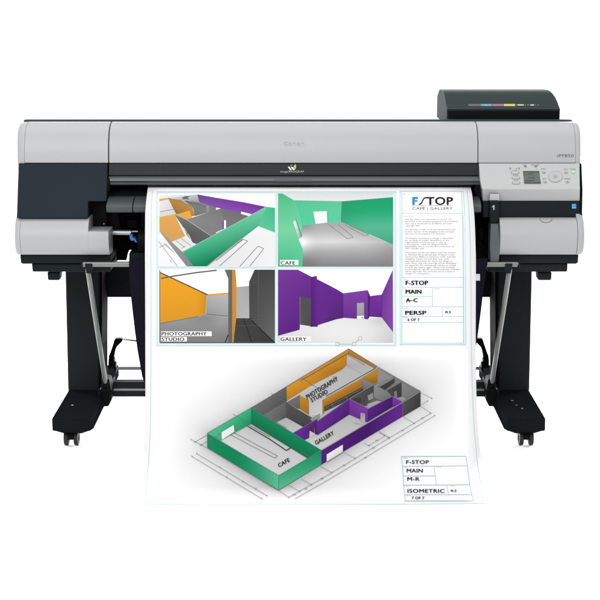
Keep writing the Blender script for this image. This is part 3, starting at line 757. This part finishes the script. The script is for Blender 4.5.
A.poly(p7((350,330),(450,300))+p8((55,300),(55,390),(0,400))+p7((330,438)), [(100,38,140),(92,36,130),(84,32,124),(82,34,112),(60,26,82),(104,42,142)])
A.poly(p7((262,84),(306,73),(313,456),(262,455)), [(88,30,126),(100,40,138),(96,34,138),(78,24,114)])
A.poly(p8((55,205),(238,181),(240,400),(210,397),(155,396),(55,388)), [(126,66,162),(124,62,160),(108,46,148),(112,48,150),(116,54,152),(104,44,140)])
A.poly(p8((238,182),(256,226),(250,385),(238,400)), [(84,34,118),(76,28,108),(70,24,104),(80,30,114)])
A.poly(p8((157,279),(210,275),(210,398),(157,396)), [170,170,150,150]); A.poly(p8((157,375),(210,372),(210,397),(157,396)), 244); A.line(p8((190,390),(205,385)), .8, 110)
A.poly(p8((255,226),(342,215),(342,385),(250,380)), [(114,46,154),(118,52,158),(98,34,138),(104,40,146)])
A.poly(p8((342,215),(426,28),(428,498),(342,385)), [(110,48,150),(128,72,160),(134,76,166),(120,56,158)])
A.line(p8((342,215),(342,385)), .4, (90,34,130))
A.poly(p7((30,528),(262,528),(262,566),(30,566)), 255)
A.text('GALLERY', 280.6, 306.4, 337.3, 340.8, 30, .03)
A.line(p8((10,585),(135,585),(180,543)), .5, 176)
for cx_, cy_ in ((10,585),(135,585),(180,543)): A.poly(p8((cx_-13,cy_-13),(cx_+13,cy_-13),(cx_+13,cy_+13),(cx_-13,cy_+13)), 196); A.poly(p8((cx_-8,cy_-8),(cx_+8,cy_-8),(cx_+8,cy_+8),(cx_-8,cy_+8)), 244)
A.build('perspective_drawing', cuts(268,346), 6, 'view into a gallery with purple walls')

# ---- upper title block
A = Art()
A.line([(399.9,191),(399.9,344.8)], .5, CY); A.line([(402.0,192.6),(402.0,343.4)], .45, CY); A.line([(400.9,191.5),(400.9,344.4)], 1.7, (228,244,247))
A.line([(461.4,192.4),(462.3,205),(462.9,230),(463.4,280),(463.7,343.4)], .45, CY); A.line([(463.4,191.4),(464.3,205),(465.0,230),(465.6,280),(465.9,344.8)], .5, CY)
A.line([(464.0,216),(464.3,240),(464.6,290),(464.8,344.2)], 1.5, (234,247,249))
A.line([(399.9,191.2),(463.4,191.2)], .4, CYL); A.line([(400,344.8),(465.9,344.8)], .7, CY)
for y, x1 in ((213.3,462.4),(277.4,463.4),(287.3,463.4),(296.4,432.4),(306.8,463.5),(316.5,463.5),(322.4,463.6),(343.2,463.7)): A.line([(402,y),(x1,y)], .45, CY)
A.line([(432.4,287.3),(432.4,306.8)], .45, CY); A.line([(442.4,306.8),(442.4,316.5)], .45, CY)
DK = 34
# logo: blue F, swash S, TOP
A.poly([(412.2,197.2),(418.0,197.2),(418.0,199.2),(414.6,199.2),(414.6,200.2),(417.4,200.2),(417.4,201.8),(414.6,201.8),(414.6,205.0),(412.2,205.0)], (44,150,205))
A.line([(418.8,204.4),(420.4,204.2),(421.6,203.0),(423.2,199.6),(424.6,198.0),(426.6,197.8)], 1.25, DK)
A.text('TOP', 426.4, 452.8, 197.2, 204.9, DK, .045); A.text('TOP', 426.6, 452.6, 197.4, 204.9, DK, .045)
A.line([(412.2,205.7),(452.8,205.7)], .3, 150)
A.text('CAF\u00c9 | GALLERY', 412.4, 452.6, 207.2, 209.8, 70, .0)
A.text('F-STOP', 405.8, 428.0, 280.7, 285.0, DK, .04); A.text('MAIN', 405.8, 421.2, 289.7, 293.6, DK, .04); A.text('A\u2013C', 406.0, 417.4, 298.3, 302.0, DK, .04)
A.text('PERSP', 405.4, 426.0, 310.8, 314.7, DK, .04); A.text('R3', 445.4, 450.6, 311.0, 313.3, 90, .03); A.text('6 OF 7', 407.6, 419.4, 318.3, 320.9, 70, .03)
for st, x0, x1, y0 in (('client',403,407.8,278.6),('project',403,406.8,288.4),('consultant',434.2,440.2,288.4),('sheet',403,407.6,307.8),('revision',445.2,449.4,307.6),('page no.',403,407.8,317.0),('information',403.2,413.6,216.0),('no',403.2,405.8,193.8)):
    A.text(st, x0, x1, y0-.1, y0+.75, 90)
def para(lines, y0, dy, grey):
    for i, t in enumerate(lines):
        w = min(55.0, len(t)*1.02); A.text(t, 405.0, 405.0+w, y0+i*dy-.66, y0+i*dy+.66, grey)
para(['This document is an instrument of service. The','document is the exclusive property of the architect.','Use, and is protected by all federal and state','copyright laws.'], 219.4, 2.1, 66)
para(['This document is NOT to be reproduced without the','written consent of the designer/studio principal','and must be surrendered if so directed.'], 229.6, 2.1, 72)
para(['The General Contractor in charge is responsible','for verifying all project dimensions to the','requirements of construction. In case of','a discrepancy, notify the designer/studio','immediately, due to reproduction constraints, do','NOT manually scale.'], 238.2, 2.05, 62)
para(['These plans are for the Gallery and Cafe revision,','to illustrate the proposed plan of layout to the','construction. Before a contractor order materials,','templates, frames and such they must verify','that these dimensions for layout and design of','walls, floors and wall coverings will be developed','and approved. All materials per industry to comply','estimate per square region. Please note estimates','are provided for sign off and any amendments to finishes','will be approved. Any estimates may be subject to','change as a consequence.'], 252.6, 2.1, 36)
A.build('title_block', cuts(190,346,1.6,5), 6, 'tall title block with the logo and paragraphs of small print')

# ---- isometric floor plan
a1, b1, c1, d1, e1, f1 = crop(190,400,6), crop(250,400,6), crop(240,340,6), crop(310,340,6), crop(360,340,6), crop(320,400,6)
KINK = 2.4; A = Art(); GR = 112
hull = [(207.2,433.7),(229,420),(251,408),(286,386),(318,367),(348.3,349.2),(385,370),(420.3,391.3),(420.3,406.3),(402.5,416.7),(362,441),(321.3,465),(300,478),(278.7,490.8),(243,470),(207.2,448)]
cxh, cyh = 314, 424
def hull_dist(x, y):
    best, inside = 1e9, False; n = len(hull)
    for i in range(n):
        (x0,y0),(x1,y1) = hull[i], hull[(i+1) % n]
        t = max(0, min(1, ((x-x0)*(x1-x0)+(y-y0)*(y1-y0))/((x1-x0)**2+(y1-y0)**2)))
        best = min(best, math.hypot(x-x0-t*(x1-x0), y-y0-t*(y1-y0)))
        if (y0 > y) != (y1 > y) and x < x0+(x1-x0)*(y-y0)/(y1-y0): inside = not inside
    return 0 if inside else best
def halo(x, y):
    d = hull_dist(x, y); low = max(0, min(1, (y-(330+.28*abs(x-314)))/120))
    edge = max(0, min(1, min(x-154, 468-x, y-349, 501-y)/14))
    return 275 - edge*math.exp(-(d/46)**2)*(22+(8+34*low)*math.exp(-d/8)+(8+9*low)*math.exp(-d/26))
A.grad(rc4(154,349,468,501), halo, 3.2)
A.poly(hull, 190)
# floors
A.poly(a1((366,145))+b1((345,352),(172,457))+a1((178,238)), [198,210,222,224])
A.poly([(317.5,435),(349.2,414.7),(362,422),(367.5,424),(321.3,451),(303,441)], [200,188,190,196,214,210])
A.poly(d1((-140,365),(0,275),(185,180),(220,150),(225,85),(392,168),(140,312),(75,360),(75,446),(0,452),(-30,430)), [196,204,196,180,206,190,200,206,214,206,196])
A.poly(c1((215,495),(278,465),(372,525),(318,560)), [188,180,196,206])
A.poly(b1((355,190),(385,150),(392,205),(340,236)), [206,190,206,214])
# grey rear wall and corridor
A.poly(c1((62,410),(280,280),(280,365),(135,455)), [116,104,84,98])
A.poly(c1((135,455),(280,365),(280,378),(155,460)), [120,90,120,140])
A.poly(c1((140,456),(278,375),(278,466),(214,496)), [120,104,84,112])
A.poly(c1((278,375),(360,328),(362,415),(345,412)), [112,118,96,92]); A.poly(c1((315,392),(335,382),(335,398),(322,402)), (140,100,50))
A.poly(c1((278,375),(446,475),(446,560),(278,466)), [86,74,56,74])
A.poly(c1((420,475),(480,440),(480,470),(446,500)), 150)
A.poly(c1((360,332),(414,360),(414,450),(360,416)), [(206,142,40),(198,136,38),(160,108,30),(176,120,34)])
# studio: orange long wall, end strip, inner wall
A.poly(c1((280,280))+d1((230,54),(222,90),(220,150),(205,166),(185,182),(0,278))+c1((280,366)), [(226,158,44),(206,140,40),(206,142,44),(190,128,36),(178,120,34),(172,114,30),(204,138,34),(190,126,30)])
A.poly(d1((230,54),(400,160),(390,172),(225,86)), [(196,136,50),(190,128,44),(150,104,40),(170,120,46)])
A.line(d1((-180,238),(0,130),(230,54)), .01, GR)
A.line(d1((0,212),(232,78)), .7, 90); A.line(d1((-60,245),(0,212)), .7, 90); A.line(d1((-50,228),(95,320)), .5, 110)
A.line(d1((95,338),(398,166)), .8, 92); A.line(d1((230,52),(402,160)), .8, 110); A.line(c1((62,410),(280,280))+d1((230,54)), .6, 120)
A.line(d1((222,150),(310,200)), .4, 170); A.line(d1((135,215),(165,232)), .4, 150); A.line(d1((235,90),(392,170)), .4, 150)
# back rooms on the right
A.poly(d1((310,230),(408,168),(662,308),(556,372),(480,345),(345,410),(235,355),(78,432),(85,400)), [126,130,120,100,110,118,100,104,90])
A.poly(d1((320,222),(408,168),(408,250),(385,262),(320,230)), [(200,138,40),(206,142,44),(160,108,30),(150,100,28),(180,120,34)])
A.poly(e1((108,165),(362,308),(255,372),(195,338),(80,272),(105,255)), [138,122,100,120,112,134])
A.poly(e1((108,168),(208,228),(120,280),(108,262)), [150,140,120,150])
A.poly(e1((85,270),(108,258),(120,268),(100,280)), 150)
A.poly(e1((120,282),(208,228),(208,255),(150,300)), [60,70,66,60])
A.poly(e1((250,252),(362,308),(275,352),(250,340)), [136,124,120,130])
A.poly(e1((160,302),(250,252),(250,342),(222,350),(192,338)), [74,66,58,66,74])
A.poly(e1((192,338),(225,348),(250,340),(276,352),(255,372)), [140,160,160,166,140])
A.poly(e1((205,310),(220,305),(222,348),(206,345)), 130)
A.line(e1((105,165),(362,308)), .7, 120); A.line(e1((80,272),(208,225)), .6, 130); A.line(e1((160,302),(250,250)), .6, 130); A.line(e1((208,228),(208,256)), .5, 100)
A.poly(d1((75,360),(310,230),(312,285),(85,405)), [(204,140,42),(192,132,42),(160,108,34),(150,100,30)])
A.poly(d1((75,362),(85,358),(85,440),(75,445)), (176,122,40))
A.poly(d1((85,402),(310,285),(322,300),(330,318),(240,356),(88,430)), [60,60,66,70,70,74])
for x_ in (130,215): A.line(d1((x_,380-(x_-130)*.5),(x_+12,405-(x_-130)*.5)), .7, 110)
A.line(d1((92,408),(312,292)), .5, 120)
A.poly(d1((310,230),(382,268),(382,340),(318,300)), [142,128,112,104])
A.poly(d1((240,350),(382,268),(382,350),(330,395),(310,395)), [84,76,70,90,84])
A.poly(d1((250,352),(305,345),(312,380),(290,380)), 60); A.poly(d1((318,345),(345,330),(345,385),(318,395)), [70,74,80,70]); A.poly(d1((345,335),(378,315),(380,350),(352,365)), [150,140,150,150])
A.poly(d1((330,400),(440,368),(480,348),(345,412)), [166,158,150,160]); A.poly(d1((345,385),(400,365),(440,370),(350,410)), 172)
A.poly(d1((382,270),(482,328),(482,346),(440,370),(384,342)), [146,122,110,120,136])
A.line(d1((235,353),(382,268),(482,328)), .6, 140); A.line(d1((382,268),(382,340)), .5, 90)
# purple gallery walls
A.poly(b1((258,200),(385,122),(385,150),(358,182),(355,228),(325,242)), [(112,42,160),(96,34,142),(84,28,128),(88,30,130),(92,32,136),(86,30,126)])
A.poly(b1((385,122),(405,115),(408,212),(388,203)), [(84,28,122),(96,36,140),(84,28,124),(70,22,106)])
A.poly(d1((42,490),(235,354),(235,448),(45,572)), [(106,38,152),(92,34,136),(72,22,112),(96,36,140)])
A.poly(d1((42,530),(235,400),(235,448),(45,572)), [(104,38,150),(84,28,124),(72,22,112),(92,34,136)])
A.poly(d1((235,354),(345,410),(345,496),(235,448)), [(120,54,160),(128,62,168),(110,44,152),(104,42,140)])
A.poly(d1((302,437),(330,442),(330,500),(303,486)), [150,160,190,180])
A.poly(e1((45,415),(195,338),(195,402),(45,492)), [(92,34,136),(76,24,116),(60,16,98),(78,24,118)])
A.poly(e1((195,338),(257,374),(195,404)), [(130,58,172),(124,52,166),(108,40,150)])
A.grad([(321.3,450.8),(402.5,402.5),(402.5,416.7),(321.3,465)], lambda x, y: mixc(mixc((84,30,130),(66,20,106),(x-321)/45),(102,40,146),max(0,(x-366)/36)), 4)
A.poly(f1((40,330),(137,270),(137,316),(40,376)), [246,240,226,236])
A.poly(e1((257,375),(362,308),(362,398),(257,460)), [84,64,56,70])
A.line(b1((428,305))+e1((257,374),(362,308)), .7, 150); A.line(e1((362,308),(362,398)), .4, 110)
A.line(d1((42,490),(235,354),(345,410)), .5, 130); A.line(e1((45,415),(195,337),(257,374)), .5, 130); A.line(b1((258,200),(405,115)), .5, 120)
# green cafe walls
A.poly([(207.2,433.7),(251,408),(251,424),(221.7,440.2),(219.5,441)], [(80,196,146),(52,186,132),(20,140,96),(72,190,140),(60,180,130)])
A.poly(a1((190,196),(265,150),(268,190),(192,240)), [250,246,240,250]); A.line(a1((266,150),(269,190)), .7, (20,90,60))
A.poly([(251,408),(321.3,450.8),(307.5,458.7),(251,424)], [(22,140,96),(0,140,92),(2,120,78),(10,112,74)])
A.line(a1((345,158),(480,238))+b1((218,305),(243,290)), .9, 60); A.line(a1((355,152),(480,224)), .45, 100)
A.line(a1((265,198))+b1((165,338),(150,352))+a1((240,208)), .4, 110)
A.grad([(207.2,433.7),(278.7,476.2),(278.7,490.8),(207.2,448)], lambda x, y: mixc(mixc((24,140,96),(4,138,90),(x-207)/14), (100,196,156), max(0,(x-234)/44)**1.3), 4)
A.poly([(278.7,476.2),(321.3,450.8),(321.3,465),(278.7,490.8)], [(64,176,130),(20,140,94),(40,164,118),(96,196,156)])
A.line([(207.2,433.7),(251,408),(321.3,450.8),(278.7,476.2),(207.2,433.7)], .5, (80,140,116)); A.line([(278.7,476.2),(278.7,490.8)], .45, (60,120,96))
# room names
A.text('CAFE', 279.0, 290.0, 464.3, 468.0, 40, .02, -6.2, -1.4); A.text('GALLERY', 316.2, 334.2, 441.5, 445.3, 40, .02, -10.6, -1.6)
A.text('PHOTOGRAPHY', 307.4, 338.2, 395.2, 399.4, 40, .02, -19.0, -1.8); A.text('STUDIO', 311.8, 328.0, 398.6, 402.6, 40, .02, -9.4, -1.6)
# thin overlay and dimension lines
for l in (a1((30,255),(103,212)), a1((62,275),(190,200)), a1((0,235),(100,290)), a1((258,85),(340,135)), a1((103,205),(190,240)), c1((185,320),(280,375)), c1((120,430),(270,345)),
          c1((150,460),(280,530)), b1((360,345),(300,310)), d1((225,90),(330,150))): A.line(l, .35, 124)
A.line(a1((40,325),(462,580)), .4, 152); A.line(a1((12,342),(432,598)), .4, 152); A.line(a1((105,292),(480,520))+b1((172,548)), .4, 120)
A.line(b1((230,590),(480,447))+e1((175,590),(425,440)), .4, 152); A.line(b1((270,598),(480,477))+e1((448,455)), .4, 152)
for l in (f1((0,400),(70,440)), f1((140,316),(212,355)), f1((352,195),(415,232)), f1((265,262),(300,282)), f1((290,277),(385,222)), e1((257,462),(325,502)), e1((365,400),(425,440)), e1((365,318),(430,350)), e1((365,390),(405,366)),
          b1((230,515),(300,555)), b1((172,547),(232,590)), b1((310,480),(370,515)), e1((110,548),(178,590)), f1((40,376),(137,316)), f1((205,140),(255,150))): A.line(l, .35, 150)
def dot(p, r=.75): A.poly([(p[0]+r*math.cos(k*PI/4), p[1]+r*.8*math.sin(k*PI/4)) for k in range(8)], 96)
for p in a1((40,325),(180,408),(318,495),(462,580),(12,342),(222,466),(432,598),(30,255),(65,275)) + f1((70,440),(212,355),(415,232),(385,216),(293,277)) + e1((325,502),(425,440),(430,350),(405,366),(448,455),(175,590)) + b1((232,590),(300,555),(370,515)): dot(p, .55)
for p in f1((12,478),(145,397),(320,293),(272,352),(340,246)) + e1((255,546),(375,470)) + b1((268,575),(335,540),(432,478)) + a1((395,538)): A.text('00', p[0]-1.4, p[0]+1.4, p[1]-.6, p[1]+.6, 110)
A.build('isometric_drawing', cuts(340,508,2.5,2.5), 2)

# ---- lower title block (its frame leans with the curl of the sheet)
A = Art(); g1 = crop(390,440,6)
def edge(a, b): return g1(a, b)
A.line(g1((67,101),(455,99)), .5, CY); A.line(g1((76,160),(463,157)), .4, CY); A.line(g1((78,218),(268,217)), .4, CY); A.line(g1((82,273),(478,271)), .4, CY)
A.line(g1((87,331),(490,330)), .4, CY); A.line(g1((91,368),(500,368)), .5, CY)
A.line(g1((67,101),(76,170),(82,273),(91,368)), .5, CY); A.line(g1((455,99),(463,157),(478,271),(500,368)), .5, CY)
A.line(g1((264,159),(278,272)), .4, CY); A.line(g1((340,273),(352,331)), .4, CY)
A.text('F-STOP', 406.2, 428.8, 460.6, 464.2, 52, .03); A.text('MAIN', 406.8, 422.6, 469.2, 472.9, 52, .03); A.text('M-R', 407.4, 419.4, 477.7, 481.2, 52, .03)
A.text('ISOMETRIC', 407.6, 444.4, 489.6, 493.3, 52, .03); A.text('R3', 451.0, 456.2, 490.2, 492.4, 90, .03); A.text('7 OF 7', 411.8, 424.2, 497.2, 499.8, 66, .03)
for st, x0, x1, y0 in (('client',403.2,407.2,458.2),('project',404,407,467.6),('consultant',436,441.6,467.2),('sheet',405.4,409.2,486.6),('revision',450.4,455,486.2),('page no.',406.2,410.8,496.0)): A.text(st, x0, x1, y0-.1, y0+.7, 140)
A.build('title_block', cuts(456,504,2,2), 60, 'small title block under the floor plan')

# ================================================================== LIGHT
w = bpy.data.worlds.new('World'); sc.world = w; w.use_nodes = True
w.node_tree.nodes['Background'].inputs['Color'].default_value = (1,1,1,1)
w.node_tree.nodes['Background'].inputs['Strength'].default_value = 1.30
def area(name, loc, target, sx, sy, power):
    l = bpy.data.lights.new(name, 'AREA'); l.shape = 'RECTANGLE'; l.size = sx; l.size_y = sy; l.energy = power
    o = bpy.data.objects.new(name, l); col.objects.link(o); o.location = loc
    o.rotation_euler = (Vector(target)-Vector(loc)).to_track_quat('-Z','Y').to_euler(); return o
area('softbox_lamp', (-.8,-3.6,2.9), (0,.1,.5), 3.2, 2.0, 150)
area('overhead_softbox_lamp', (0,.6,4.0), (0,.6,0), 5.0, 3.0, 95)
area('rear_floor_fill', (0,4.6,1.95), (0,.5,0), 4.6, .6, 230)  # added fill, whitens the floor behind and under the printer
for sx in (-1, 1):
    area('side_floor_fill', (sx*2.7,2.6,.52), (-sx*.35,-.1,0), 1.6, .7, 42).data.spread = math.radians(42)  # added low fills, lift the floor shade between the feet
sc.view_settings.view_transform = 'Standard'; sc.view_settings.look = 'None'; sc.view_settings.exposure = 0; sc.view_settings.gamma = 1
sc.cycles.use_denoising = True
sc.cycles.max_bounces = 8; sc.cycles.diffuse_bounces = 4
